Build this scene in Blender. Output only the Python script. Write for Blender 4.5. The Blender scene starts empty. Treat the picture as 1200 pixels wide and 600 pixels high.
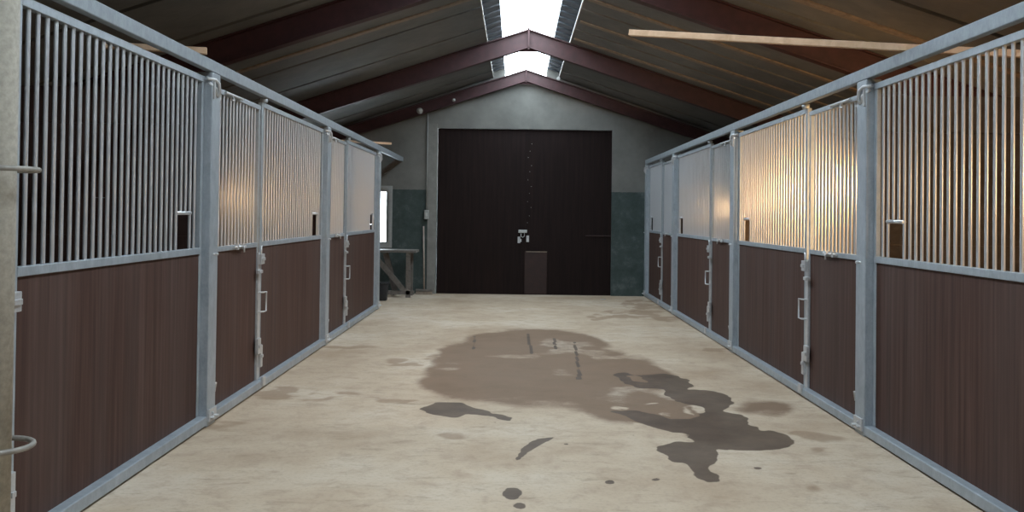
import bpy, bmesh, math, random
import numpy as np
from mathutils import Vector, Matrix
random.seed(7)
C = bpy.context.scene.collection
R = math.radians

# ------------------------------------------------------------------ dimensions
H = 1.38                       # camera height
XL, XR = -2.0, 2.27            # planes of the two rows of stall fronts
YW = 15.9                      # back gable wall
YF = -2.6                      # front gable wall (behind the camera)
XOL, XOR = -5.4, 5.7           # outer walls
RX, RZ, SL = 0.15, 3.93, 0.33  # ridge x, roof underside at ridge, slope
def roof_z(x, off=0.0): return RZ - off - SL * abs(x - RX)

# ------------------------------------------------------------------ mesh helpers
class MB:
    def __init__(s): s.bm = bmesh.new()
    def box(s, x0, x1, y0, y1, z0, z1, m=0):
        x0, x1 = min(x0, x1), max(x0, x1); y0, y1 = min(y0, y1), max(y0, y1)
        v = [s.bm.verts.new(p) for p in [(x0,y0,z0),(x1,y0,z0),(x1,y1,z0),(x0,y1,z0),(x0,y0,z1),(x1,y0,z1),(x1,y1,z1),(x0,y1,z1)]]
        for f in [(3,2,1,0),(4,5,6,7),(0,1,5,4),(1,2,6,5),(2,3,7,6),(3,0,4,7)]:
            s.bm.faces.new([v[i] for i in f]).material_index = m
        return s
    def hexa(s, bottom, top, m=0):
        v = [s.bm.verts.new(p) for p in list(bottom) + list(top)]
        for f in [(3,2,1,0),(4,5,6,7),(0,1,5,4),(1,2,6,5),(2,3,7,6),(3,0,4,7)]:
            s.bm.faces.new([v[i] for i in f]).material_index = m
        return s
    def bar(s, a, b, w, h, m=0, up=(0,0,1)):
        a, b = Vector(a), Vector(b); d = (b - a).normalized()
        up = Vector(up)
        if abs(d.dot(up)) > .99: up = Vector((0,1,0))
        x = d.cross(up).normalized(); z = x.cross(d).normalized()
        def ring(p): return [p + x*sx*w/2 + z*sz*h/2 for sx, sz in ((-1,-1),(1,-1),(1,1),(-1,1))]
        return s.hexa(ring(a), ring(b), m)
    def tube(s, pts, r, seg=8, m=0, cap=True, closed=False):
        pts = [Vector(p) for p in pts]; rings = []
        n = len(pts)
        ref = None
        for i, p in enumerate(pts):
            if closed: d = pts[(i+1) % n] - pts[i-1]
            else: d = pts[min(i+1, n-1)] - pts[max(i-1, 0)]
            d.normalize()
            if ref is None:
                ref = Vector((0,0,1)) if abs(d.z) < .9 else Vector((1,0,0))
            x = d.cross(ref).normalized(); y = x.cross(d).normalized()
            ref = y if abs(d.dot(y)) < .9 else ref
            rings.append([s.bm.verts.new(p + (x*math.cos(t) + y*math.sin(t))*r) for t in [2*math.pi*k/seg for k in range(seg)]])
        m_ = range(n if closed else n-1)
        for i in m_:
            a, b = rings[i], rings[(i+1) % n]
            for k in range(seg):
                f = s.bm.faces.new([a[k], a[(k+1)%seg], b[(k+1)%seg], b[k]]); f.material_index = m; f.smooth = True
        if cap and not closed:
            s.bm.faces.new(list(reversed(rings[0]))); s.bm.faces.new(rings[-1])
        return s
    def lathe(s, prof, seg=24, c=(0,0,0), axis='z', m=0):
        rings = []
        for r, z in prof:
            ring = []
            for k in range(seg):
                t = 2*math.pi*k/seg
                p = (r*math.cos(t), r*math.sin(t), z) if axis == 'z' else (r*math.cos(t), z, r*math.sin(t))
                ring.append(s.bm.verts.new((p[0]+c[0], p[1]+c[1], p[2]+c[2])))
            rings.append(ring)
        for a, b in zip(rings[:-1], rings[1:]):
            for k in range(seg):
                f = s.bm.faces.new([a[k], a[(k+1)%seg], b[(k+1)%seg], b[k]]); f.smooth = True; f.material_index = m
        s.bm.faces.new(list(reversed(rings[0]))).material_index = m
        s.bm.faces.new(rings[-1]).material_index = m
        return s
    def build(s, name, mats, parent=None, loc=(0,0,0), bevel=0, segs=2):
        me = bpy.data.meshes.new(name)
        bmesh.ops.recalc_face_normals(s.bm, faces=s.bm.faces)
        s.bm.to_mesh(me); s.bm.free()
        for mt in (mats if isinstance(mats, (list, tuple)) else [mats]): me.materials.append(mt)
        o = bpy.data.objects.new(name, me); C.objects.link(o)
        o.location = loc
        if parent: o.parent = parent
        if bevel:
            b = o.modifiers.new('bevel', 'BEVEL'); b.width = bevel; b.segments = segs; b.limit_method = 'ANGLE'; b.angle_limit = R(50)
        return o

def tag(o, label=None, cat=None, group=None, kind=None):
    if label: o['label'] = label
    if cat: o['category'] = cat
    if group: o['group'] = group
    if kind: o['kind'] = kind
    return o
def thing(name, label, cat, loc=(0,0,0), group=None):
    o = bpy.data.objects.new(name, None); C.objects.link(o); o.location = loc; o.empty_display_size = .1
    return tag(o, label, cat, group)
def struct(o): o['kind'] = 'structure'; return o
def copy_tree(o, parent=None):
    c = o.copy(); C.objects.link(c)
    if parent is not None: c.parent = parent
    for ch in [x for x in C.objects if x.parent == o]: copy_tree(ch, c)
    return c

# ------------------------------------------------------------------ materials
class NT:
    def __init__(s, name):
        s.mat = bpy.data.materials.new(name); s.mat.use_nodes = True
        s.t = s.mat.node_tree; s.b = s.t.nodes['Principled BSDF']; s.out = s.t.nodes['Material Output']
        s.tc = s.t.nodes.new('ShaderNodeTexCoord')
    def n(s, typ, **kw):
        nd = s.t.nodes.new(typ)
        for k, v in kw.items():
            if hasattr(nd, k): setattr(nd, k, v)
            else: nd.inputs[k].default_value = v
        return nd
    def l(s, a, b): s.t.links.new(a, b)
    def coord(s, scale=(1,1,1), space='Object'):
        m = s.n('ShaderNodeMapping'); m.inputs['Scale'].default_value = scale
        s.l(s.tc.outputs[space], m.inputs[0]); return m.outputs[0]
    def world(s, scale=(1,1,1)):
        g = s.n('ShaderNodeNewGeometry'); m = s.n('ShaderNodeMapping'); m.inputs['Scale'].default_value = scale
        s.l(g.outputs['Position'], m.inputs[0]); return m.outputs[0]
    def noise(s, vec, scale, detail=4, rough=.6, dist=0):
        nd = s.n('ShaderNodeTexNoise'); nd.inputs['Scale'].default_value = scale; nd.inputs['Detail'].default_value = detail
        nd.inputs['Roughness'].default_value = rough; nd.inputs['Distortion'].default_value = dist
        s.l(vec, nd.inputs['Vector']); return nd.outputs['Fac']
    def ramp(s, fac, stops):
        r = s.n('ShaderNodeValToRGB'); e = r.color_ramp.elements
        while len(e) < len(stops): e.new(.5)
        for i, (p, c) in enumerate(stops):
            e[i].position = p; e[i].color = (*c, 1) if len(c) == 3 else c
        s.l(fac, r.inputs[0]); return r.outputs[0]
    def mix(s, fac, a, b, mode='MIX'):
        m = s.n('ShaderNodeMix', data_type='RGBA', blend_type=mode)
        for sock, v in ((m.inputs[0], fac), (m.inputs[6], a), (m.inputs[7], b)):
            if hasattr(v, 'links'): s.l(v, sock)
            else: sock.default_value = (*v, 1) if isinstance(v, tuple) and len(v) == 3 else v
        return m.outputs[2]
    def math(s, op, a, b=0.0, clamp=False):
        m = s.n('ShaderNodeMath', operation=op); m.use_clamp = clamp
        for i, v in enumerate((a, b)):
            if hasattr(v, 'links'): s.l(v, m.inputs[i])
            else: m.inputs[i].default_value = v
        return m.outputs[0]
    def bump(s, h, strength=.3, dist=.01):
        b = s.n('ShaderNodeBump'); b.inputs['Strength'].default_value = strength; b.inputs['Distance'].default_value = dist
        s.l(h, b.inputs['Height']); s.l(b.outputs[0], s.b.inputs['Normal'])
    def set(s, color=None, rough=None, metal=None, spec=None):
        for k, v in (('Base Color', color), ('Roughness', rough), ('Metallic', metal), ('Specular IOR Level', spec)):
            if v is None: continue
            if hasattr(v, 'links'): s.l(v, s.b.inputs[k])
            else: s.b.inputs[k].default_value = (*v, 1) if isinstance(v, tuple) else v
        return s.mat

def m_galv(name, lo, hi, metal=.55, rough=.42, scale=14):
    m = NT(name); v = m.world((1, 1, .6))
    n1 = m.noise(v, scale, 5, .7); n2 = m.noise(v, scale*6, 3, .6)
    f = m.math('ADD', m.math('MULTIPLY', n1, .7), m.math('MULTIPLY', n2, .3))
    if not name.endswith('bar'): m.bump(n1, .08, .004)
    rg = m.math('ADD', rough - .1, m.math('MULTIPLY', n2, .25))
    return m.set(m.ramp(f, [(.3, lo), (.7, hi)]), rg, metal)
def m_plain(name, col, rough=.6, metal=0, var=.25, scale=20):
    m = NT(name); v = m.coord()
    n = m.noise(v, scale, 4, .6)
    a = tuple(c*(1-var) for c in col); b = tuple(min(1, c*(1+var)) for c in col)
    return m.set(m.ramp(n, [(.3, a), (.7, b)]), rough, metal)

GALV = m_galv('galvanised_steel', (.28,.32,.355), (.45,.495,.535), .35, .42)
GALVD = m_galv('galvanised_steel_weathered', (.21,.24,.265), (.34,.38,.41), .35, .5, 22)
BARM = NT('polished_galvanised_bar').set((.66,.68,.71), .30, .60)
FIT = m_galv('zinc_fittings', (.45,.46,.47), (.70,.71,.72), .5, .34, 40)

def m_stallwood():
    m = NT('brown_composite_board'); v = m.world((30, 30, .8))
    n = m.noise(v, 1.0, 6, .65, .3); n2 = m.noise(m.world((3, 3, .25)), 1.2, 3, .5)
    c = m.ramp(n, [(.28, (.038,.018,.014)), (.52, (.070,.037,.029)), (.78, (.112,.065,.052))])
    c = m.mix(m.math('MULTIPLY', m.math('SUBTRACT', n2, .42, True), .9, True), c, (.105,.085,.078))
    m.bump(n, .15, .002)
    return m.set(c, .62, 0, .2)
WOODP = m_stallwood()
def m_door():
    m = NT('dark_door_boards'); g = m.world((1,1,1))
    sep = m.n('ShaderNodeSeparateXYZ'); m.l(g, sep.inputs[0])
    pl = m.math('FRACT', m.math('MULTIPLY', sep.outputs[0], 5.2))
    ln = m.math('LESS_THAN', pl, .04)
    n = m.noise(m.world((20, 20, 1.2)), 1.0, 5, .6)
    c = m.ramp(n, [(.3, (.008,.0042,.0038)), (.7, (.017,.009,.008))])
    c = m.mix(m.math('MULTIPLY', ln, .6), c, (.006,.004,.004))
    return m.set(c, .7, 0, .15)
DOORM = m_door()
def m_floor():
    m = NT('stained_concrete')
    v = m.world()
    n1 = m.noise(v, .8, 6, .6); n2 = m.noise(v, 6, 6, .7, .4); n3 = m.noise(v, 45, 3, .6)
    base = m.ramp(n1, [(.30, (.39,.29,.20)), (.50, (.50,.40,.295)), (.72, (.60,.52,.42))])
    base = m.mix(m.math('MULTIPLY', m.math('SUBTRACT', .52, n2, True), 2.6, True), base, (.34,.25,.18))
    # scattered straw coloured and dark scuffs, stretched across the aisle
    sc = m.noise(m.world((1.2, 4.5, 1)), 2.6, 6, .75, .6)
    base = m.mix(m.math('MULTIPLY', m.math('SUBTRACT', sc, .56, True), 4.0, True), base, (.24,.185,.13))
    at = m.n('ShaderNodeAttribute'); at.attribute_name = 'stain'
    sp = m.n('ShaderNodeSeparateColor'); m.l(at.outputs['Color'], sp.inputs[0])
    edge = m.math('MULTIPLY', m.math('SUBTRACT', m.noise(v, 9, 5, .7), .5), .45)
    def mask(ch, lo, hi, e=1.0):
        x = m.math('ADD', sp.outputs[ch], m.math('MULTIPLY', edge, e))
        mr = m.n('ShaderNodeMapRange'); mr.interpolation_type = 'SMOOTHSTEP'
        m.l(x, mr.inputs[0]); mr.inputs[1].default_value = lo; mr.inputs[2].default_value = hi
        return mr.outputs[0]
    damp = mask('Red', .25, .75, 1.1); wet = mask('Green', .38, .58, .8); tint = mask('Blue', .10, .55, .5)
    dn = m.noise(v, 3.2, 5, .65)
    c = m.mix(m.math('MULTIPLY', tint, .6), base, (.25,.165,.105))
    c = m.mix(m.math('MULTIPLY', damp, m.math('ADD', .72, m.math('MULTIPLY', dn, .4))), c, m.ramp(dn, [(.3, (.155,.096,.060)), (.7, (.225,.150,.100))]))
    c = m.mix(m.math('MULTIPLY', wet, .92), c, m.ramp(dn, [(.3, (.060,.040,.028)), (.7, (.115,.078,.056))]))
    c = m.mix(m.math('MULTIPLY', m.math('SUBTRACT', n3, .5, True), .8, True), c, (.12,.10,.08))
    r = m.math('SUBTRACT', .78, m.math('MULTIPLY', wet, .16))
    r = m.math('SUBTRACT', r, m.math('MULTIPLY', damp, .04))
    m.bump(m.math('ADD', n2, m.math('MULTIPLY', n3, .4)), .12, .006)
    return m.set(c, r, 0, .15)
FLOOR = m_floor()
def m_wall(name, zsplit=None):
    m = NT(name); v = m.world()
    n = m.noise(v, 1.5, 6, .65); n2 = m.noise(v, 18, 4, .6)
    c = m.ramp(n, [(.3, (.125,.125,.115)), (.7, (.20,.20,.185))])
    if zsplit:
        sep = m.n('ShaderNodeSeparateXYZ'); m.l(v, sep.inputs[0])
        low = m.math('LESS_THAN', m.math('ADD', sep.outputs[2], m.math('MULTIPLY', n2, .02)), zsplit)
        g = m.ramp(m.noise(v, 4, 6, .75), [(.35, (.042,.060,.057)), (.55, (.062,.082,.078)), (.75, (.13,.15,.145))])
        c = m.mix(low, c, g)
    m.bump(n2, .25, .006)
    return m.set(c, .85, 0, .2)
WALLB = m_wall('painted_render', 1.80); WALLS = m_wall('grey_render')
TRIMG = m_plain('pale_render', (.20,.20,.185), .8, 0, .15, 8)
def m_roof():
    m = NT('roof_sheet'); v = m.world((1, 1.2, 1))
    n = m.noise(v, 2.2, 6, .7, .4)
    c = m.ramp(n, [(.3, (.115,.120,.122)), (.55, (.155,.158,.155)), (.8, (.20,.195,.185))])
    n2 = m.noise(m.world((1, 1, 1)), 30, 3)
    m.bump(n2, .1, .004)
    return m.set(c, .75, .0)
ROOF = m_roof()
ROOFD = m_plain('dark_roof_joint', (.012,.012,.013), .9)
CURB = m_plain('ridge_curb_sheet', (.11,.125,.145), .6, .3, .3, 6)
WHITE = m_plain('white_edge_strip', (.62,.60,.57), .5)
REDOX = m_plain('red_oxide_steel', (.042,.013,.015), .6, .0, .3, 10)
def m_timber(name, a, b):
    m = NT(name); n = m.noise(m.coord((2, 2, 2)), 6, 5, .6, 1.0)
    return m.set(m.ramp(n, [(.3, a), (.7, b)]), .65)
PINE = m_timber('pine_timber', (.56,.36,.22), (.72,.50,.33))
BATTEN = m_timber('stained_batten', (.17,.135,.105), (.30,.235,.175))
OLDW = m_timber('old_grey_timber', (.09,.08,.072), (.17,.155,.14))
PART = m_timber('partition_boards', (.060,.040,.025), (.12,.085,.055))
POLE = m_plain('beige_concrete', (.40,.37,.31), .85, 0, .18, 45)
RINGM = m_plain('dull_ring', (.30,.28,.25), .6, .3)
BLACKP = m_plain('black_plastic', (.018,.020,.024), .5)
HATCH = m_plain('red_brown_board', (.024,.008,.006), .6, 0, .35, 10)
WHITEP = m_plain('white_plastic', (.42,.43,.42), .4, 0, .05)
GREYP = m_plain('grey_plastic', (.30,.31,.30), .5, 0, .1)
BULB = NT('warm_bulb'); BULB.b.inputs['Emission Color'].default_value = (1,.72,.40,1); BULB.b.inputs['Emission Strength'].default_value = 6; BULB = BULB.set((.9,.8,.6), .4)
def m_glass():
    m = bpy.data.materials.new('clear_sheet'); m.use_nodes = True; t = m.node_tree; t.nodes.clear()
    o = t.nodes.new('ShaderNodeOutputMaterial'); tr = t.nodes.new('ShaderNodeBsdfTransparent'); g = t.nodes.new('ShaderNodeBsdfGlossy')
    tr.inputs[0].default_value = (.93,.95,.97,1); g.inputs['Roughness'].default_value = .08
    mx = t.nodes.new('ShaderNodeMixShader'); mx.inputs[0].default_value = .05
    t.links.new(tr.outputs[0], mx.inputs[1]); t.links.new(g.outputs[0], mx.inputs[2]); t.links.new(mx.outputs[0], o.inputs[0])
    return m
GLASS = m_glass()

# ------------------------------------------------------------------ floor with its stains
def floor():
    fx = np.concatenate([[XOL-.2, -4, -3, -2.4], np.arange(-2.05, -1.0, .04), np.arange(-1.0, 2.05, .016), [2.1, 2.2, 2.3, 3, 4, XOR+.2]])
    fy = np.concatenate([[YF-.2, 0, 2, 3.4], np.arange(4.0, 10.8, .018), np.arange(10.8, 16.0, .05), [16.1]])
    GX, GY = np.meshgrid(fx, fy, indexing='ij')
    rng = np.random.default_rng(4)
    def vnoise(cell):
        gx = (GX + 20)/cell; gy = (GY + 20)/cell
        tab = rng.uniform(-1, 1, (int(gx.max())+3, int(gy.max())+3))
        ix, iy = gx.astype(int), gy.astype(int); fx_, fy_ = gx-ix, gy-iy
        fx_ = fx_*fx_*(3-2*fx_); fy_ = fy_*fy_*(3-2*fy_)
        return (tab[ix,iy]*(1-fx_)+tab[ix+1,iy]*fx_)*(1-fy_) + (tab[ix,iy+1]*(1-fx_)+tab[ix+1,iy+1]*fx_)*fy_
    GX0, GY0 = GX, GY
    wx = vnoise(.30)*.5 + vnoise(.14)*.35 + vnoise(.06)*.22; wy = vnoise(.40)*.5 + vnoise(.2)*.35 + vnoise(.08)*.25
    GX = GX + wx*.08; GY = GY + wy*.16
    def inside(poly):
        res = np.zeros(GX.shape, bool); n = len(poly)
        for i in range(n):
            x0, y0 = poly[i]; x1, y1 = poly[(i+1) % n]
            if y0 == y1: continue
            c = ((y0 > GY) != (y1 > GY)) & (GX < (x1-x0)*(GY-y0)/(y1-y0)+x0)
            res ^= c
        return res.astype(float)
    def blur(a, n):
        for _ in range(n):
            b = a.copy(); b[1:-1,1:-1] = (a[1:-1,1:-1]*2 + a[:-2,1:-1] + a[2:,1:-1] + a[1:-1,:-2] + a[1:-1,2:])/6; a = b
        return a
    damp = np.zeros(GX.shape); wet = np.zeros(GX.shape); tint = np.zeros(GX.shape)
    for p in DAMP: damp = np.maximum(damp, inside(p))
    for p in WETH: wet = np.maximum(wet, inside(p))
    for p in WETC: wet = wet*(1-inside(p))
    for p in TINT: tint = np.maximum(tint, inside(p))
    GX, GY = GX0 + wx*.01, GY0 + wy*.02
    blot = np.clip(1 + .45*vnoise(.5) + .3*vnoise(.2), .55, 1.2)
    damp = blur(damp, 90)*blot; wet = blur(wet, 3)
    GX, GY = GX0 + wx*.07, GY0 + wy*.12
    for p in DRY: k = blur(inside(p), 3)*np.clip(.8+.9*vnoise(.07), 0, 1); damp = damp*(1-k*.8); wet = wet*(1-k)
    tint = blur(tint, 14)*np.clip(.55 + 1.1*vnoise(.16) + .6*vnoise(.07), 0, 1.4)
    GX, GY = GX0 + wx*.01, GY0 + wy*.02
    for p in WETS: wet = np.maximum(wet, blur(inside(p), 2))
    nx, ny = GX.shape
    me = bpy.data.meshes.new('floor')
    vs = np.stack([GX0, GY0, np.zeros_like(GX)], -1).reshape(-1, 3)
    idx = np.arange(nx*ny).reshape(nx, ny)
    fs = np.stack([idx[:-1,:-1], idx[1:,:-1], idx[1:,1:], idx[:-1,1:]], -1).reshape(-1, 4)
    me.vertices.add(len(vs)); me.vertices.foreach_set('co', vs.ravel())
    me.loops.add(fs.size); me.loops.foreach_set('vertex_index', fs.ravel().astype(np.int32))
    me.polygons.add(len(fs)); me.polygons.foreach_set('loop_start', np.arange(0, fs.size, 4, dtype=np.int32))
    me.update(calc_edges=True); me.validate()
    ca = me.color_attributes.new('stain', 'FLOAT_COLOR', 'POINT')
    ca.data.foreach_set('color', np.stack([damp, wet, tint, np.ones_like(damp)], -1).astype(np.float32).ravel())
    me.materials.append(FLOOR)
    o = bpy.data.objects.new('floor', me); C.objects.link(o); struct(o)
#S0
DAMP = [[(-0.68, 7.19), (-0.77, 7.87), (-0.8, 9.35), (-0.55, 10.35), (-0.13, 11.09), (0.31, 11.22), (0.86, 10.71), (1.06, 9.64), (1.32, 8.77), (1.39, 8.03), (1.17, 7.54), (1.27, 6.92), (1.1, 6.33), (0.93, 6.14), (0.79, 6.14), (0.59, 6.33), (0.41, 6.6), (-0.07, 6.71), (-0.4, 6.82)], [(1.04, 6.91), (1.43, 7.07), (1.43, 6.42), (1.25, 5.59), (1.01, 5.91), (0.8, 6.33), (0.56, 6.15), (0.62, 6.88)], [(1.74, 6.95), (2.05, 7.04), (2.01, 6.77), (1.86, 6.39), (1.65, 6.38), (1.59, 6.68)]]
WETH = [[(0.872, 8.041), (0.993, 8.107), (1.066, 7.928), (1.354, 8.134), (1.474, 7.904), (1.465, 7.498), (1.38, 7.397), (1.537, 7.3), (1.669, 7.088), (1.589, 6.679), (1.497, 6.488), (1.599, 6.377), (1.628, 6.102), (1.731, 5.953), (1.74, 5.806), (1.634, 5.615), (1.451, 5.518), (1.283, 5.552), (1.227, 5.549), (1.174, 5.336), (1.077, 5.098), (1.111, 4.886), (1.023, 4.835), (0.974, 4.984), (0.899, 5.127), (0.89, 5.321), (0.865, 5.574), (0.963, 5.764), (1.071, 5.722), (1.011, 5.912), (0.891, 6.059), (0.803, 6.329), (0.695, 6.499), (0.86, 6.571), (1.026, 6.46), (1.085, 6.346), (1.25, 6.414), (1.358, 6.565), (1.323, 6.791), (1.174, 6.875), (1.174, 7.127), (1.201, 7.385), (0.969, 7.416), (0.873, 7.62)], [(-0.684, 6.537), (-0.554, 6.698), (-0.368, 6.723), (-0.225, 6.504), (-0.067, 6.393), (0.035, 6.317), (-0.04, 6.222), (-0.194, 6.35), (-0.368, 6.282), (-0.569, 6.281)], [(0.948, 6.281), (1.254, 6.438), (1.521, 6.649), (1.302, 5.493), (1.088, 5.695), (1.011, 5.912), (0.835, 6.185)]]
WETC = [[(0.97, 7.921), (1.123, 7.878), (1.098, 7.703), (0.962, 7.727)], [(0.885, 5.164), (0.958, 5.167), (0.981, 5.02), (0.927, 5.054)]]
WETS = [[(0.275, 5.764), (0.152, 5.7), (0.059, 5.514), (0.032, 5.318), (0.007, 5.151), (0.036, 5.198), (0.102, 5.43), (0.194, 5.61)], [(0.043, 4.581), (0.038, 4.539), (0.025, 4.506), (0.007, 4.487), (-0.013, 4.486), (-0.031, 4.503), (-0.044, 4.535), (-0.049, 4.577), (-0.045, 4.619), (-0.032, 4.654), (-0.014, 4.674), (0.007, 4.675), (0.026, 4.657), (0.038, 4.623)], [(0.059, 4.401), (0.056, 4.38), (0.048, 4.362), (0.036, 4.352), (0.023, 4.351), (0.011, 4.36), (0.002, 4.377), (-0.001, 4.399), (0.002, 4.421), (0.011, 4.439), (0.023, 4.449), (0.036, 4.45), (0.048, 4.44), (0.056, 4.423)], [(0.339, 5.582), (0.336, 5.57), (0.331, 5.561), (0.325, 5.555), (0.318, 5.555), (0.312, 5.56), (0.308, 5.569), (0.307, 5.58), (0.309, 5.592), (0.314, 5.602), (0.321, 5.608), (0.328, 5.608), (0.334, 5.603), (0.338, 5.594)], [(-0.116, 6.14), (-0.116, 6.126), (-0.119, 6.115), (-0.122, 6.108), (-0.127, 6.108), (-0.131, 6.114), (-0.134, 6.125), (-0.135, 6.139), (-0.135, 6.153), (-0.132, 6.165), (-0.128, 6.172), (-0.124, 6.172), (-0.12, 6.166), (-0.117, 6.154)], [(0.42, 5.889), (0.418, 5.876), (0.413, 5.866), (0.407, 5.859), (0.401, 5.859), (0.395, 5.865), (0.392, 5.875), (0.391, 5.888), (0.394, 5.901), (0.398, 5.912), (0.404, 5.918), (0.411, 5.918), (0.416, 5.913), (0.419, 5.902)], [(0.776, 5.84), (0.773, 5.827), (0.768, 5.817), (0.761, 5.811), (0.755, 5.81), (0.75, 5.816), (0.748, 5.826), (0.748, 5.838), (0.751, 5.851), (0.756, 5.862), (0.762, 5.868), (0.769, 5.868), (0.774, 5.863), (0.776, 5.853)], [(0.53, 4.805), (0.526, 4.791), (0.518, 4.779), (0.508, 4.772), (0.498, 4.772), (0.49, 4.778), (0.484, 4.789), (0.483, 4.803), (0.487, 4.818), (0.495, 4.83), (0.505, 4.837), (0.515, 4.837), (0.524, 4.831), (0.529, 4.82)], [(-0.566, 5.894), (-0.565, 5.881), (-0.567, 5.87), (-0.57, 5.864), (-0.574, 5.864), (-0.578, 5.87), (-0.582, 5.88), (-0.584, 5.893), (-0.585, 5.906), (-0.583, 5.917), (-0.58, 5.923), (-0.576, 5.923), (-0.571, 5.917), (-0.568, 5.907)], [(0.71, 5.209), (0.708, 5.199), (0.705, 5.19), (0.701, 5.186), (0.697, 5.186), (0.694, 5.19), (0.693, 5.198), (0.694, 5.208), (0.696, 5.218), (0.699, 5.227), (0.703, 5.231), (0.707, 5.232), (0.71, 5.227), (0.711, 5.219)], [(0.142, 10.707), (0.176, 10.71), (0.185, 9.745), (0.19, 9.177), (0.164, 9.175), (0.155, 9.798)], [(0.428, 10.351), (0.461, 10.354), (0.447, 9.501), (0.417, 9.499)], [(0.638, 10.07), (0.667, 10.073), (0.616, 8.794), (0.574, 7.768), (0.517, 7.764), (0.557, 8.074), (0.595, 8.905)], [(-0.455, 10.422), (-0.43, 10.424), (-0.402, 9.426), (-0.422, 9.373)], [(-0.619, 5.821), (-0.605, 5.822), (-0.6, 5.773), (-0.614, 5.773)], [(0.539, 4.806), (0.534, 4.791), (0.524, 4.779), (0.511, 4.773), (0.498, 4.772), (0.486, 4.778), (0.479, 4.789), (0.477, 4.803), (0.481, 4.818), (0.491, 4.83), (0.504, 4.837), (0.518, 4.837), (0.53, 4.832), (0.537, 4.82)], [(0.773, 4.857), (0.769, 4.845), (0.76, 4.835), (0.748, 4.83), (0.736, 4.829), (0.726, 4.834), (0.719, 4.843), (0.718, 4.854), (0.723, 4.866), (0.732, 4.876), (0.744, 4.882), (0.756, 4.883), (0.766, 4.878), (0.772, 4.869)], [(1.383, 5.105), (1.376, 5.092), (1.365, 5.082), (1.352, 5.075), (1.34, 5.075), (1.33, 5.08), (1.324, 5.09), (1.325, 5.103), (1.331, 5.116), (1.342, 5.127), (1.355, 5.133), (1.368, 5.134), (1.378, 5.129), (1.383, 5.118)], [(1.3, 5.021), (1.296, 5.012), (1.289, 5.004), (1.28, 4.999), (1.272, 4.999), (1.266, 5.003), (1.263, 5.01), (1.263, 5.019), (1.268, 5.029), (1.275, 5.037), (1.283, 5.041), (1.291, 5.042), (1.297, 5.038), (1.3, 5.031)], [(0.776, 5.83), (0.773, 5.817), (0.769, 5.807), (0.763, 5.801), (0.758, 5.801), (0.754, 5.806), (0.752, 5.816), (0.753, 5.829), (0.756, 5.842), (0.76, 5.852), (0.766, 5.858), (0.771, 5.859), (0.775, 5.853), (0.777, 5.843)], [(0.714, 5.209), (0.712, 5.202), (0.709, 5.197), (0.705, 5.194), (0.702, 5.193), (0.699, 5.196), (0.697, 5.201), (0.697, 5.208), (0.699, 5.215), (0.702, 5.221), (0.706, 5.224), (0.709, 5.224), (0.712, 5.221), (0.714, 5.216)]]
TINT = [[(-1.94, 5.98), (-1.8, 6.1), (-1.72, 5.96), (-1.56, 5.94), (-1.7, 5.83), (-1.87, 5.8)], [(-1.96, 9.42), (-1.7, 9.63), (-1.48, 9.51), (-1.63, 9.27), (-1.87, 9.17)], [(-2.05, 7.13), (-1.74, 7.27), (-1.29, 7.04), (-0.99, 6.91), (-0.67, 6.8), (-0.68, 6.64), (-1.08, 6.77), (-1.5, 6.74), (-1.85, 6.72)], [(2.03, 15.64), (2.27, 15.14), (2.2, 12.82), (2.0, 11.93), (1.81, 13.15), (1.63, 14.31)], [(1.18, 13.18), (1.56, 13.74), (1.77, 13.25), (1.42, 12.5)], [(1.99, 9.64), (2.25, 9.79), (2.23, 9.35), (2.02, 9.26)], [(1.69, 6.05), (1.97, 5.97), (2.14, 5.83), (2.08, 5.73), (1.84, 5.86)], [(1.76, 5.58), (1.94, 5.59), (1.91, 5.5), (1.75, 5.49)], [(0.94, 4.62), (1.04, 4.64), (1.02, 4.54), (0.94, 4.51)], [(1.5, 4.87), (1.59, 4.88), (1.56, 4.78), (1.49, 4.77)], [(-0.48, 5.78), (-0.36, 5.83), (-0.34, 5.69), (-0.44, 5.64)], [(0.14, 4.74), (0.19, 4.76), (0.15, 4.47), (0.13, 4.47)], [(0.97, 12.67), (1.46, 13.47), (1.91, 13.27), (1.78, 12.32), (1.35, 12.49), (1.01, 12.02)], [(-1.17, 8.87), (-0.93, 8.67), (-0.76, 9.14), (-0.82, 8.26), (-1.11, 8.44)]]  # faint brown tint patches beside the posts and across the aisle floor
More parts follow.
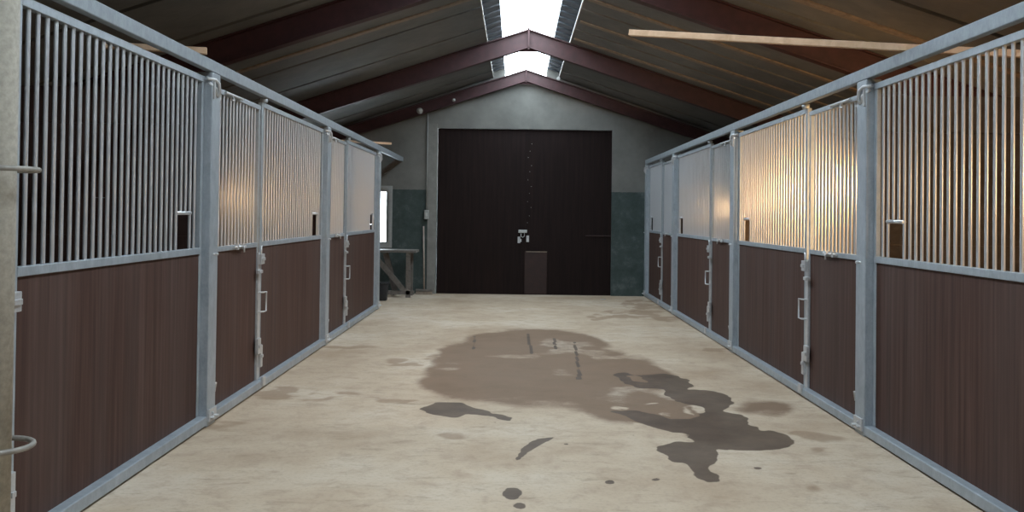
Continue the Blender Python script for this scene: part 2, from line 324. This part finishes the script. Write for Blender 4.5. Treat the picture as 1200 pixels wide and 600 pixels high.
DRY = [[(1.118, 6.752), (1.099, 6.706), (1.062, 6.668), (1.014, 6.645), (0.964, 6.642), (0.921, 6.659), (0.895, 6.693), (0.889, 6.738), (0.907, 6.784), (0.944, 6.823), (0.993, 6.847), (1.045, 6.851), (1.088, 6.833), (1.114, 6.797)], [(1.15, 6.515), (1.136, 6.473), (1.113, 6.438), (1.085, 6.418), (1.057, 6.416), (1.035, 6.433), (1.023, 6.466), (1.023, 6.507), (1.036, 6.551), (1.059, 6.586), (1.088, 6.607), (1.117, 6.609), (1.139, 6.591), (1.151, 6.558)], [(1.373, 6.615), (1.351, 6.544), (1.318, 6.487), (1.28, 6.455), (1.245, 6.453), (1.22, 6.481), (1.208, 6.535), (1.213, 6.605), (1.234, 6.677), (1.267, 6.738), (1.306, 6.773), (1.343, 6.775), (1.369, 6.744), (1.38, 6.687)], [(0.841, 6.632), (0.83, 6.599), (0.808, 6.571), (0.779, 6.555), (0.748, 6.553), (0.722, 6.566), (0.706, 6.591), (0.702, 6.623), (0.713, 6.657), (0.735, 6.685), (0.765, 6.702), (0.796, 6.704), (0.822, 6.691), (0.838, 6.665)], [(1.095, 5.917), (1.083, 5.891), (1.06, 5.869), (1.029, 5.856), (0.998, 5.854), (0.971, 5.864), (0.955, 5.883), (0.952, 5.909), (0.963, 5.936), (0.987, 5.958), (1.017, 5.972), (1.05, 5.974), (1.076, 5.963), (1.093, 5.943)], [(0.774, 6.192), (0.899, 6.113), (1.017, 5.943), (1.076, 5.751), (0.97, 5.802), (0.859, 6.005)]]
LAMP = (85, 300, 20, 14)
SKY = 15.0
EXPO = 0.0
#S1
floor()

# ------------------------------------------------------------------ shell
def shell():
    b = MB(); T = .25
    dx0, dx1, dz = -1.366, 1.656, 2.86; wx0, wx1, wz0, wz1 = -3.05, -2.19, .83, 1.80
    zt = 4.3
    # back gable, pieces around the door and window; top follows the roof
    b.box(dx1, XOR+T, YW, YW+T, 0, 2.0); b.box(XOL-T, wx0, YW, YW+T, 0, 2.0)
    b.box(wx0, wx1, YW, YW+T, 0, wz0); b.box(wx0, wx1, YW, YW+T, wz1, 2.0); b.box(wx1, dx0, YW, YW+T, 0, 2.0)
    def prism(x0, x1, z0):
        za, zb = roof_z(x0)+.1, roof_z(x1)+.1
        b.hexa([(x0,YW,z0),(x1,YW,z0),(x1,YW+T,z0),(x0,YW+T,z0)], [(x0,YW,za),(x1,YW,zb),(x1,YW+T,zb),(x0,YW+T,za)])
    prism(XOL-T, dx0, 2.0); prism(dx0, RX-.36, dz); prism(RX+.36, dx1, dz); prism(dx1, XOR+T, 2.0)
    for xa, xb in ((RX-.36, RX), (RX, RX+.36)):
        za, zb = roof_z(xa)-.07, roof_z(xb)-.07
        b.hexa([(xa,YW,dz),(xb,YW,dz),(xb,YW+T,dz),(xa,YW+T,dz)], [(xa,YW,za),(xb,YW,zb),(xb,YW+T,zb),(xa,YW+T,za)])
    struct(b.build('wall_back', WALLB))
    b = MB()
    def prismf(x0, x1, z0):
        za, zb = roof_z(x0)+.1, roof_z(x1)+.1
        b.hexa([(x0,YF-T,z0),(x1,YF-T,z0),(x1,YF,z0),(x0,YF,z0)], [(x0,YF-T,za),(x1,YF-T,zb),(x1,YF,zb),(x0,YF,za)])
    prismf(XOL-T, RX, 0); prismf(RX, XOR+T, 0)
    struct(b.build('wall_front', WALLS))
    struct(MB().box(XOL-T, XOL, YF, YW, 0, roof_z(XOL)+.1).build('wall_left', WALLS))
    struct(MB().box(XOR, XOR+T, YF, YW, 0, roof_z(XOR)+.1).build('wall_right', WALLS))
    # door surround and narrow trim
    struct(MB().box(-1.52, -1.366, YW-.02, YW, 0, 2.93).build('trim_1', TRIMG))
    # roof: sheets with dark joints between, parallel to the rafters
    b = MB(); seams = [6.97 + 1.168*k for k in range(-9, 9)]
    for s, xo in ((-1, XOL-.3), (1, XOR+.3)):
        xi = RX + s*.57
        ys = [YF-.3] + [y for y in seams if YF-.3 < y < YW+.2] + [YW+.25]
        for y0, y1 in zip(ys[:-1], ys[1:]):
            g = .038; zi, zo = roof_z(xi), roof_z(xo)
            b.hexa([(xi,y0+g,zi),(xo,y0+g,zo),(xo,y1-g,zo),(xi,y1-g,zi)], [(xi,y0+g,zi+.06),(xo,y0+g,zo+.06),(xo,y1-g,zo+.06),(xi,y1-g,zi+.06)], 0)
        zi, zo = roof_z(xi)+.05, roof_z(xo)+.05
        b.hexa([(xi,YF-.3,zi),(xo,YF-.3,zo),(xo,YW+.25,zo),(xi,YW+.25,zi)], [(xi,YF-.3,zi+.03),(xo,YF-.3,zo+.03),(xo,YW+.25,zo+.03),(xi,YW+.25,zi+.03)], 1)
        # outer corrugated skin seen beside the skylight
        xa, xb = RX + s*.37, RX + s*1.0
        n = 120; L = YW + .25 - (YF-.3)
        for k in range(n):
            y0 = YF-.3 + L*k/n; y1 = y0 + L/n; dz_ = .02*(k % 2)
            za, zb = roof_z(xa)+.10+dz_, roof_z(xb)+.10+dz_
            b.hexa([(xa,y0,za),(xb,y0,zb),(xb,y1,zb),(xa,y1,za)], [(xa,y0,za+.03),(xb,y0,zb+.03),(xb,y1,zb+.03),(xa,y1,za+.03)], 2)
    struct(b.build('ceiling', [ROOF, ROOFD, CURB]))
    for i, s in enumerate((-1, 1)):
        x0, x1 = RX + s*.560, RX + s*.572
        z = roof_z(RX + s*.56)
        struct(MB().box(x0, x1, YF, YW, z-.006, z+.012).build('trim_%d' % (i+2), WHITE))
    # skylight sheets over the ridge
    b = MB()
    for s in (-1, 1):
        xa, xb = RX, RX + s*.42
        za, zb = roof_z(xa)+.15, roof_z(xb)+.15
        b.hexa([(xa,YF-.3,za),(xb,YF-.3,zb),(xb,YW+.25,zb),(xa,YW+.25,za)], [(xa,YF-.3,za+.006),(xb,YF-.3,zb+.006),(xb,YW+.25,zb+.006),(xa,YW+.25,za+.006)])
    struct(b.build('skylight', GLASS))
    # gable window
    b = MB()
    for x0, x1, z0, z1 in ((wx0, wx1, wz0, wz0+.05), (wx0, wx1, wz1-.05, wz1), (wx0, wx0+.05, wz0+.05, wz1-.05), (wx1-.05, wx1, wz0+.05, wz1-.05), (wx1-.20, wx1-.175, wz0+.05, wz1-.05), (wx0+.36, wx0+.39, wz0+.05, wz1-.05)):
        b.box(x0, x1, YW+.02, YW+.08, z0, z1)
    b.box(wx0-.04, wx1+.06, YW-.02, YW+.01, wz0-.05, wz0); b.box(wx1, wx1+.06, YW-.02, YW+.01, wz0, wz1+.05); b.box(wx0-.04, wx1, YW-.02, YW+.01, wz1, wz1+.05)
    fr = struct(b.build('window_1', GREYP))
    MB().box(wx0+.05, wx1-.05, YW+.045, YW+.051, wz0+.05, wz1-.05).build('pane', GLASS, fr)
shell()

# ------------------------------------------------------------------ big double door
def barn_door():
    z1 = 2.855
    d = thing('door_1', None, None, (-1.36, YW+.08, 0)); struct(d)
    b = MB().box(0, 1.542, -.03, .03, .0, z1-.0); b.box(1.50, 1.545, -.045, -.03, .002, z1)
    b.build('door_leaf', DOORM, d)
    b = MB()
    b.box(1.400, 1.445, -.055, -.03, .89, 1.0); b.box(1.425, 1.465, -.065, -.055, .91, .96); b.build('hasp', FIT, d)
    d = thing('door_2', None, None, (.185, YW+.08, 0)); struct(d)
    MB().box(0, 1.468, -.03, .03, .0, z1).build('door_leaf', DOORM, d)
    b = MB().box(.005, .05, -.055, -.03, .91, 1.02); b.build('hasp', FIT, d)
    h = MB().box(-.02, .365, -.05, -.03, .012, .75).build('low_hatch', HATCH, d, bevel=.004)
    MB().box(-.0, .365, -.056, -.05, .735, .75).build('hatch_edge', BATTEN, h)
    MB().box(1.03, 1.465, -.05, -.03, 1.02, 1.04).build('cross_bar', HATCH, d)
    b = MB()
    for k in range(12):
        z = 1.25 + k*.125 + random.uniform(-.02, .02)
        b.lathe([(.004,-.036),(.004,-.03)], 8, (.02 + (k % 3)*.03, 0, z), 'y')
    b.build('bolt_heads', FIT, d)
    p = thing('padlock', 'white padlock plate joining the two dark door leaves', 'padlock', (.125, YW+.01, 1.02))
    MB().box(-.075, .075, -.035, .01, .045, .10).build('lock_body', WHITEP, p, bevel=.008)
    MB().tube([(-.03,-.01,.05),(-.03,-.012,-.01),(0,-.012,-.03),(.03,-.012,-.01),(.03,-.01,.05)], .006).build('shackle', FIT, p)
barn_door()

# ------------------------------------------------------------------ rafters
def rafter(y, label, wall=False):
    t = thing('roof_rafter', label, 'rafter', (RX, y, 0), 'steel rafters of the roof')
    w = .06 if not wall else .05
    def beam(s, xo):
        b = MB(); z0, zb = RZ - RX*0, RZ - .26
        L = abs(xo - RX)
        def q(za, zb_, ya, yb):
            # sloped slab between offsets za (top) and zb_ (bottom)
            b.hexa([(0,ya,RZ-zb_),(s*L,ya,RZ-zb_-SL*L),(s*L,yb,RZ-zb_-SL*L),(0,yb,RZ-zb_)], [(0,ya,RZ-za),(s*L,ya,RZ-za-SL*L),(s*L,yb,RZ-za-SL*L),(0,yb,RZ-za)])
        if wall: q(.06, .074, -w, w); q(.074, .246, -.006, .006); q(.246, .26, -w, w)
        else: q(.006, .02, -w, w); q(.02, .245, -.006, .006); q(.245, .26, -w, w)
        return b
    beam(-1, XOL+.02).build('beam', REDOX, t); beam(1, XOR-.02).build('beam', REDOX, t)
    MB().box(-.012, .012, -w, w, RZ-.285, RZ+(.02 if not wall else -.06)).build('joint_plate', REDOX, t)
    g = MB(); g.hexa([(-.16,-.01,RZ-.31),(.16,-.01,RZ-.31),(.16,.01,RZ-.31),(-.16,.01,RZ-.31)], [(-.16,-.01,RZ-.308),(.16,-.01,RZ-.308),(.001,.01,RZ-.262),(-.001,.01,RZ-.262)])
    g.build('haunch_plate', REDOX, t)
rafter(12.64, 'red steel rafter crossing below the skylight, nearest the gable wall but one')
rafter(8.47, 'dark steel rafter crossing the roof in front of the red one')
rafter(4.25, 'steel rafter overhead nearest the camera')
rafter(15.80, 'steel rafter lying against the back gable wall', True)

def roof_battens():
    for s, y, xo, lab in ((1,7.66,XOR,'brown stained batten under the right roof slope, nearest of the row'), (1,8.86,4.5,'brown batten on the right roof slope just past the near rafter'),
                     (1,9.93,XOR,'brown batten on the right roof slope above the pine plank'), (1,11.1,XOR,'brown batten on the right roof slope, third before the red rafter'),
                     (1,12.2,4.5,'brown batten on the right roof slope close before the red rafter'), (-1,9.9,XOL,'long rusty brown batten under the left roof slope')):
        xi = RX + s*.60; L = abs(xo - RX) - .65
        b = MB(); b.hexa([(0,-.05,-.020),(s*L,-.05,-.020-SL*L),(s*L,.05,-.020-SL*L),(0,.05,-.020)], [(0,-.05,-.003),(s*L,-.05,-.003-SL*L),(s*L,.05,-.003-SL*L),(0,.05,-.003)])
        o = b.build('roof_batten', BATTEN, None, (xi, y, roof_z(xi)))
        tag(o, lab, 'batten', 'thin battens under the roof sheets')
roof_battens()

# ------------------------------------------------------------------ stall rows
def fixed_front(s, X, L):
    """fixed grille panel, origin at its near end; u points to the aisle"""
    t = thing('stall_screen', 'x', 'screen')
    u = lambda v: s*v
    b = MB()
    b.box(u(-.03), u(.004), 0, .05, .075, 2.2)                       # mullion beside the door
    b.box(u(-.03), u(0), L-.04, L, .075, 2.2)
    b.box(u(-.035), u(.004), .05, L-.04, 2.2, 2.24); b.box(u(-.03), u(.004), 0, .05, 2.2, 2.24); b.box(u(-.03), u(.004), L-.04, L, 2.2, 2.24)
    b.box(u(-.035), u(.006), .05, L-.04, 1.105, 1.145)
    b.build('frame', GALV, t, bevel=.003)
    MB().tube([(u(.01), .02, 2.235), (u(.01), .02, 2.268)], .028, 14).build('top_bracket', GALV, t)
    n = int(round((L-.09)/.0777)); sp = (L-.09)/n
    hz = 1.365; b = MB(); far = L - .04
    hb = [n-3, n-4]
    for k in range(1, n):
        y = .05 + sp*k; z0 = 1.14
        if k in (n-3, n-4): z0 = hz
        b.tube([(u(-.014), y, z0), (u(-.014), y, 2.205)], .0098, 10, cap=False)
    b.build('bar_grille', BARM, t)
    MB().tube([(u(-.012), .05+sp*(n-5)-.005, hz), (u(-.012), .05+sp*(n-2)+.008, hz)], .012, 10).build('feed_opening_bar', BARM, t)
    MB().box(u(-.026), u(-.006), .05, L-.04, .06, 1.105).build('lower_panel', WOODP, t)
    MB().box(u(-.03), u(.05), 0.0, L-.0, .012, .072).build('base_rail', GALV, t, bevel=.006)
    return t
def door_front(s, X, L=1.12):
    t = thing('stall_door', 'x', 'stall door')
    u = lambda v: s*v
    b = MB()
    b.box(u(-.03), u(0), 0, .035, .075, 2.17); b.box(u(-.03), u(0), L-.03, L, .075, 2.17)
    b.box(u(-.032), u(.004), 0, L, 2.17, 2.205); b.box(u(-.034), u(.006), .035, L-.03, 1.105, 1.14)
    b.build('frame', GALV, t, bevel=.003)
    n = int(round((L-.065)/.0777)); sp = (L-.065)/n; b = MB()
    for k in range(1, n):
        y = .035 + sp*k
        b.tube([(u(-.014), y, 1.135), (u(-.014), y, 2.175)], .0098, 10, cap=False)
    b.build('bar_grille', BARM, t)
    MB().box(u(-.026), u(-.006), .035, L-.03, .06, 1.105).build('lower_panel', WOODP, t)
    MB().box(u(-.03), u(.05), 0, L+.02, .012, .072).build('base_rail', GALV, t, bevel=.006)
    # latch strip on the free edge
    st = MB().box(u(0), u(.012), L-.03, L+.035, .075, 1.06).build('latch_strip', FIT, t)
    def latch(z0, z1, ya, yb):
        b = MB(); b.box(u(.012), u(.035), ya, yb, z0, z1); b.box(u(.035), u(.045), ya+.01, yb-.01, (z0+z1)/2-.012, (z0+z1)/2+.012)
        return b.build('latch', FIT, st, bevel=.003)
    latch(.97, 1.05, L-.02, L+.07); latch(.90, .93, L-.09, L+.0); latch(.28, .40, L-.08, L+.0); latch(.17, .34, L+.0, L+.05)
    MB().tube([(u(.01), L-.0, .60), (u(.045), L+.02, .60), (u(.045), L+.09, .60), (u(.045), L+.09, .75), (u(.045), L+.02, .75), (u(.01), L-.0, .75)], .007, 8).build('handle', FIT, st)
    MB().tube([(u(.022), L+.01, 1.02), (u(.022), L+.01, 1.115)], .008, 8).build('latch_rod', FIT, st)
    MB().box(u(.045), u(.065), L-.03, L+.04, .03, .10).build('floor_latch', FIT, t, bevel=.003)
    # sliding bolt under the grille and its twin on top
    b = MB().tube([(u(.02), .45, 1.125), (u(.02), .72, 1.125)], .009, 8); b.box(u(.0), u(.028), .50, .53, 1.105, 1.145); b.box(u(.0), u(.028), .64, .67, 1.105, 1.145)
    b.tube([(u(.02), .60, 1.125), (u(.045), .60, 1.125), (u(.045), .60, 1.085)], .007, 8)
    b.build('slide_bolt', FIT, t)
    b = MB().tube([(u(.014), .22, 2.188), (u(.018), .60, 2.188)], .009, 8); b.tube([(u(.014), .36, 2.188), (u(.03), .36, 2.15), (u(.03), .30, 2.145)], .007, 8)
    b.build('slide_bolt', FIT, t)
    # hinges towards the post
    for z in (2.06, .19):
        b = MB().box(u(0), u(.02), .0, .05, z-.05, z+.05)
        b.tube([(u(.026),   .013, z-.06), (u(.026), .013, z+.04)], .012, 10)
        b.tube([(u(.026), .013, z+.03), (u(.045), .015, z+.065), (u(.04), .03, z+.06), (u(.026), .045, z+.0)], .008, 8)
        b.build('hinge', FIT, t)
    return t
def post(s, X):
    t = thing('stall_post', 'x', 'post')
    u = lambda v: s*v
    MB().box(u(-.05), u(.05), -.08, .08, .0, 2.27).build('post_tube', GALV, t, bevel=.006)
    b = MB().box(u(.05), u(.062), -.07, .07, .03, .11); b.lathe([(.012,.0),(.012,.012)], 8, (u(.066), -.03, .08), 'y'); b.tube([(u(.05), -.04, .055), (u(.085), -.04, .055)], .012, 8); b.tube([(u(.05), .03, .055), (u(.09), .03, .055)], .010, 8)
    b.build('foot_bracket', FIT, t, bevel=.002)
    b = MB().tube([(u(.045), .07, 1.10), (u(.045), -.01, 1.10)], .009, 8); b.tube([(u(.05), .03, 1.10), (u(.07), .03, 1.10)], .008, 8)
    b.build('stop_pin', FIT, t)
    b = MB().tube([(u(.02), -.11, 2.225), (u(.058), -.05, 2.222), (u(.064), 0, 2.205), (u(.064), .02, 2.15), (u(.05), .01, 2.12)], .012, 10)
    b.tube([(u(.03), -.09, 2.20), (u(.06), -.045, 2.165), (u(.06), -.035, 2.12)], .011, 10)
    b.box(u(.02), u(.062), -.075, -.052, 2.10, 2.21)
    b.build('grille_hook', FIT, t)
    return t
def row(s, X, posts, last_y, side, words):
    pr_f = fixed_front(s, X, 2.29); pr_d = door_front(s, X); pr_p = post(s, X)
    uf = ud = up = False
    drop_handle = None
    for i, y in enumerate(posts):
        p = pr_p if not up else copy_tree(pr_p); up = True
        p.location = (X, y, 0); p['label'] = words['post'][i]; p['group'] = 'galvanised posts of the %s stall row' % side
        if i == len(posts)-1: break
        nxt = posts[i+1]
        d = pr_d if not ud else copy_tree(pr_d); ud = True
        d.location = (X, y+.085, 0); d['label'] = words['door'][i]
        if side == 'left' and i == 0: drop_handle = d
        d['group'] = 'stall doors of the %s row' % side
        y0 = y + 1.245; L = nxt - .085 - y0
        if abs(L - 2.29) > .06:
            f = fixed_front(s, X, L)
        else:
            f = pr_f if not uf else copy_tree(pr_f); uf = True
            if abs(L - 2.29) > .002: f.scale = (1, L/2.29, 1)
        f.location = (X, y0, 0); f['label'] = words['panel'][i]; f['group'] = 'fixed grille panels of the %s row' % side
    if drop_handle:      # the door beside the pole shows no pull handle
        for st in [c for c in C.objects if c.parent == drop_handle]:
            for h in [c for c in C.objects if c.parent == st and c.name.startswith('handle')]: bpy.data.objects.remove(h)
PL = [2.40, 5.96, 9.61, 13.22]; PR = [2.40, 5.94, 9.49, 13.05, 15.81]
row(1, XL, PL, YW, 'left', {
    'post': ['galvanised post of the left row beside the beige round pole', 'galvanised post between the large near left panel and its door', 'galvanised post in the middle of the left stall row, second from the far end', 'last galvanised post of the left row, in front of the gable window'],
    'door': ['left row stall door beside the beige round pole', 'brown stall door with grille, right after the large near left panel', 'farthest narrow brown stall door of the left row'],
    'panel': ['largest near left fixed panel, brown below and upright bars above', 'middle fixed panel of the left row with feed opening in its bars', 'farthest fixed panel of the left row, ending before the gable window']})
row(-1, XR, PR, YW, 'right', {
    'post': ['galvanised post of the right row at its near end', 'thick looking near right post beside the big warm lit grille', 'second visible post of the right row, next to the glowing grille', 'third visible slim post of the right row', 'last slim post of the right row against the gable wall'],
    'door': ['right row stall door at its near end', 'nearest right stall door, brown with warm lit grille above', 'middle narrow stall door of the right row', 'farthest narrow stall door of the right row'],
    'panel': ['largest near right fixed panel with warm light behind its bars', 'right fixed panel whose bars glow brightest, with feed opening', 'third fixed panel of the right row, grey bars over brown board', 'small farthest fixed panel of the right row by the gable wall']})

def headers():
    t = thing('header_beam', 'long galvanised beam along the top of the left stall row', 'beam', (XL, -1.5, 2.272))
    MB().box(-.0, .05, 0, YW-.02+1.5, 0, .075).build('beam', GALVD, t, bevel=.005)
    MB().bar((.0, YW-.10+1.5, .03), (-.75, YW-.16+1.5, -.55), .07, .09).build('knee_brace', OLDW, t)
    t = thing('header_beam', 'long galvanised beam along the top of the right stall row', 'beam', (XR, -1.5, 2.272))
    MB().box(-.05, .0, 0, YW-.02+1.5, 0, .075).build('beam', GALVD, t, bevel=.005)
headers()

# stall partitions behind the fronts
def partitions():
    names = [('left', XL-.06, XOL+.01, PL), ('right', XR+.06, XOR-.01, PR[:-1])]
    pos = ['nearest', 'second', 'third', 'farthest']
    for side, x0, x1, ps in names:
        for i, y in enumerate(ps):
            b = MB(); n = 9; xa, xb = min(x0, x1), max(x0, x1)
            for k in range(n):
                z0 = .02 + k*.24
                b.box(xa, xb, -.02, .02, z0, z0+.234)
            o = b.build('stall_partition', PART if side == 'right' else WOODP, None, (0, y+.0, 0))
            tag(o, '%s boarded partition seen through the bars of the %s stalls' % (pos[i], side), 'partition', 'boarded partitions between the %s stalls' % side)
partitions()

# ------------------------------------------------------------------ loose things
def near_pole():
    t = thing('round_pole', 'beige round concrete pole at the left edge with two rings', 'pole', (-1.866, 3.3, 0))
    MB().lathe([(.066, 0), (.066, roof_z(-1.858)-.03)], 32).build('shaft', POLE, t)
    for z in (.535, 1.52):
        b = MB(); n = 40
        b.tube([(.03+.118*math.cos(2*math.pi*k/n), -.02+.118*math.sin(2*math.pi*k/n), z) for k in range(n)], .010, 10, closed=True)
        b.build('ring', RINGM, t)
near_pole()
def plank(a, b_, w, h, label, mat=PINE):
    a, b_ = Vector(a), Vector(b_); m = MB().bar((0,0,0), b_-a, w, h)
    o = m.build('timber_plank', mat, None, a, bevel=.002); tag(o, label, 'plank')
plank((.755, 6.20, 2.615), (4.0, 4.30, 2.088), .045, .040, 'long pale pine plank lying across the right header beam')
plank((-1.925, 5.69, 2.370), (-2.50, 5.52, 2.368), .05, .038, 'pine plank end poking over the left header beam')
plank((-1.80, 13.2, 2.376), (-3.4, 12.2, 2.372), .04, .030, 'thin pine stick over the far end of the left header beam')

def workbench():
    t = thing('trestle_table', 'rough grey timber trestle table under the gable window', 'table', (-2.35, 15.3, 0))
    b = MB()
    for k in range(3): b.box(-.75, .73, -.24+k*.165, -.08+k*.165, .735, .775)
    b.build('table_top', OLDW, t, bevel=.004)
    for x in (-.62, .60):
        for y in (-.18, .20):
            MB().bar((x, y, 0.0), (x, y, .735), .07, .06).build('leg', OLDW, t)
    b = MB().bar((.02, -.18, .70), (.55, -.18, .10), .05, .08); b.build('brace', OLDW, t)
    MB().bar((.20, .0, .72), (.38, .0, .03), .05, .09).build('brace', OLDW, t)
    MB().box(-.66, .70, -.21, -.15, .05, .11).build('stretcher', OLDW, t)
workbench()
def bin_():
    t = thing('plastic_bin', 'small black bin on the floor beside the last left post', 'bin', (-2.09, 14.55, 0))
    MB().lathe([(.10,0),(.13,.26)], 4).build('bin_body', BLACKP, t, bevel=.01)
    MB().lathe([(.15,.26),(.15,.29)], 4).build('bin_rim', BLACKP, t, bevel=.005)
    for ch in C.objects:
        if ch.parent == t: ch.rotation_euler = (0,0,R(45))
bin_()
def broom():
    t = thing('broom', 'wooden broom leaning on the gable wall left of the door', 'broom', (-1.545, 15.72, 0))
    MB().tube([(0, 0, .06), (-.04, .165, 1.16)], .014, 10).build('broom_handle', PINE_D, t)
    h = MB().box(-.14, .14, -.035, .035, .05, .09).build('broom_head', OLDW, t, bevel=.006)
    b = MB()
    for k in range(14):
        for j in (-1, 0, 1):
            x = -.13 + k*.02; b.hexa([(x-.012,j*.025-.012,0),(x+.01,j*.025-.012,0),(x+.01,j*.025+.01,0),(x-.012,j*.025+.01,0)], [(x-.008,j*.018-.008,.055),(x+.008,j*.018-.008,.055),(x+.008,j*.018+.008,.055),(x-.008,j*.018+.008,.055)])
    b.build('bristles', BATTEN, h)
PINE_D = m_timber('dull_broomstick', (.30,.24,.20), (.42,.35,.30))
broom()
def switch():
    t = thing('switch_box', 'grey switch box with conduit on the wall left of the door', 'switch', (-1.535, YW-.02, 1.28))
    MB().box(-.04, .04, -.05, 0, 0, .16).build('box_body', GREYP, t, bevel=.008)
    MB().box(-.018, .018, -.058, -.05, .05, .11).build('rocker', WHITEP, t, bevel=.003)
    MB().tube([(0, -.016, .16), (0, -.016, 1.86)], .011, 8).build('conduit', GREYP, t)
switch()
def bulkhead(x, r, label):
    t = thing('bulkhead_lamp', label, 'lamp', (x, 15.735, roof_z(x)-.20), 'unlit lamps on the gable rafter')
    MB().lathe([(r,0),(r*1.0,-.025)], 20, axis='y').build('lamp_base', GREYP, t)
    MB().lathe([(r*.85,-.025),(r*.8,-.05),(r*.55,-.075),(r*.15,-.085)], 20, axis='y').build('lamp_globe', WHITEP, t)
bulkhead(-1.66, .055, 'round white lamp on the gable rafter, left and larger')
bulkhead(-1.08, .030, 'tiny white lamp on the gable rafter, nearer the ridge')
o = MB().lathe([(.03,0),(.03,.05)], 12, axis='y').build('end_cap', WHITEP, None, (.70, 15.66, roof_z(.70)-.04)); tag(o, 'small white cap at the far end of the right skylight edge strip', 'cap')

def debris():
    me = None
    spots = [(1.45,15.2,'small white scrap on the floor before the right door leaf'), ]
    for x, y, lab in spots:
        o = MB().hexa([(-.05,-.03,0),(.05,-.025,0),(.045,.03,0),(-.045,.025,0)], [(-.05,-.03,.004),(.05,-.025,.010),(.045,.03,.005),(-.045,.025,.003)]).build('paper_scrap', WHITEP, None, (x, y, .001))
        tag(o, lab, 'scrap')
debris()

# ------------------------------------------------------------------ stall lamps (hidden from here by the near partitions)
def stall_lamp(x, y, z, energy, label, aim=28):
    t = thing('stall_lamp', label, 'lamp', (x, y, z), 'warm lamps inside the stalls')
    MB().lathe([(.05,-.0),(.06,-.01),(.06,.02),(.05,.03)], 20, axis='y').build('lamp_base', GREYP, t)
    MB().lathe([(.045,.03),(.05,.06),(.035,.09),(.01,.10)], 20, axis='y').build('lamp_globe', BULB, t)
    l = bpy.data.lights.new('lamp_light', 'SPOT'); l.energy = energy; l.color = (1,.60,.26); l.shadow_soft_size = .05; l.spot_size = R(170); l.spot_blend = 1.0
    lo = bpy.data.objects.new('lamp_light', l); C.objects.link(lo); lo.parent = t; lo.location = (0, .13, 0); lo.rotation_euler = (R(60), 0, R(aim))
stall_lamp(3.3, 2.37, 1.65, LAMP[0], 'warm lamp inside the nearest right stall')
stall_lamp(3.45, 5.96, 1.65, LAMP[1], 'warm lamp inside the second right stall')
stall_lamp(2.9, 9.51, 1.50, LAMP[2], 'warm lamp inside the third right stall')
stall_lamp(-2.7, 5.98, 1.50, LAMP[3], 'warm lamp inside the second left stall', -15)

# ------------------------------------------------------------------ light
w = bpy.data.worlds.new('overcast'); bpy.context.scene.world = w; w.use_nodes = True
bg = w.node_tree.nodes['Background']; bg.inputs[0].default_value = (.86,.95,1.0,1); bg.inputs[1].default_value = SKY
def portal(name, loc, rot, sx, sy):
    l = bpy.data.lights.new(name, 'AREA'); l.shape = 'RECTANGLE'; l.size = sx; l.size_y = sy; l.cycles.is_portal = True
    o = bpy.data.objects.new(name, l); C.objects.link(o); o.location = loc; o.rotation_euler = rot
    o['kind'] = 'structure'
portal('daylight_ridge', (RX, (YF+YW)/2, RZ+.30), (0,0,0), .86, YW-YF+.5)

# ------------------------------------------------------------------ camera
def camera():
    f, cx, cy = 1080., 600., 236.5; vp = (604.3, 251.5); r = R(.7)
    d = Vector((vp[0]-cx, -(vp[1]-cy), f)).normalized()      # world +Y in (right, up, forward)
    u = Vector((math.sin(r), math.cos(r), 0)); u = (u - d*u.dot(d)).normalized()
    x = -d.cross(u)
    if x.x < 0: x = -x
    right = Vector((x[0], d[0], u[0])); up = Vector((x[1], d[1], u[1])); fw = Vector((x[2], d[2], u[2]))
    M = Matrix((right, up, -fw)).transposed().to_4x4(); M.translation = (0, 0, H)
    cd = bpy.data.cameras.new('camera'); co = bpy.data.objects.new('camera', cd); C.objects.link(co)
    co.matrix_world = M
    cd.sensor_width = 36; cd.lens = f/1200*36; cd.shift_y = -(300-cy)/1200; cd.clip_start = .05; cd.clip_end = 200
    bpy.context.scene.camera = co
camera()
sc = bpy.context.scene
sc.view_settings.view_transform = 'Standard'; sc.view_settings.look = 'None'; sc.view_settings.gamma = 1
sc.view_settings.use_curve_mapping = False; sc.view_settings.exposure = EXPO
sc.render.engine = 'CYCLES'; sc.cycles.use_denoising = True
sc.cycles.max_bounces = 10; sc.cycles.diffuse_bounces = 5; sc.cycles.transparent_max_bounces = 8
sc.cycles.sample_clamp_indirect = 8
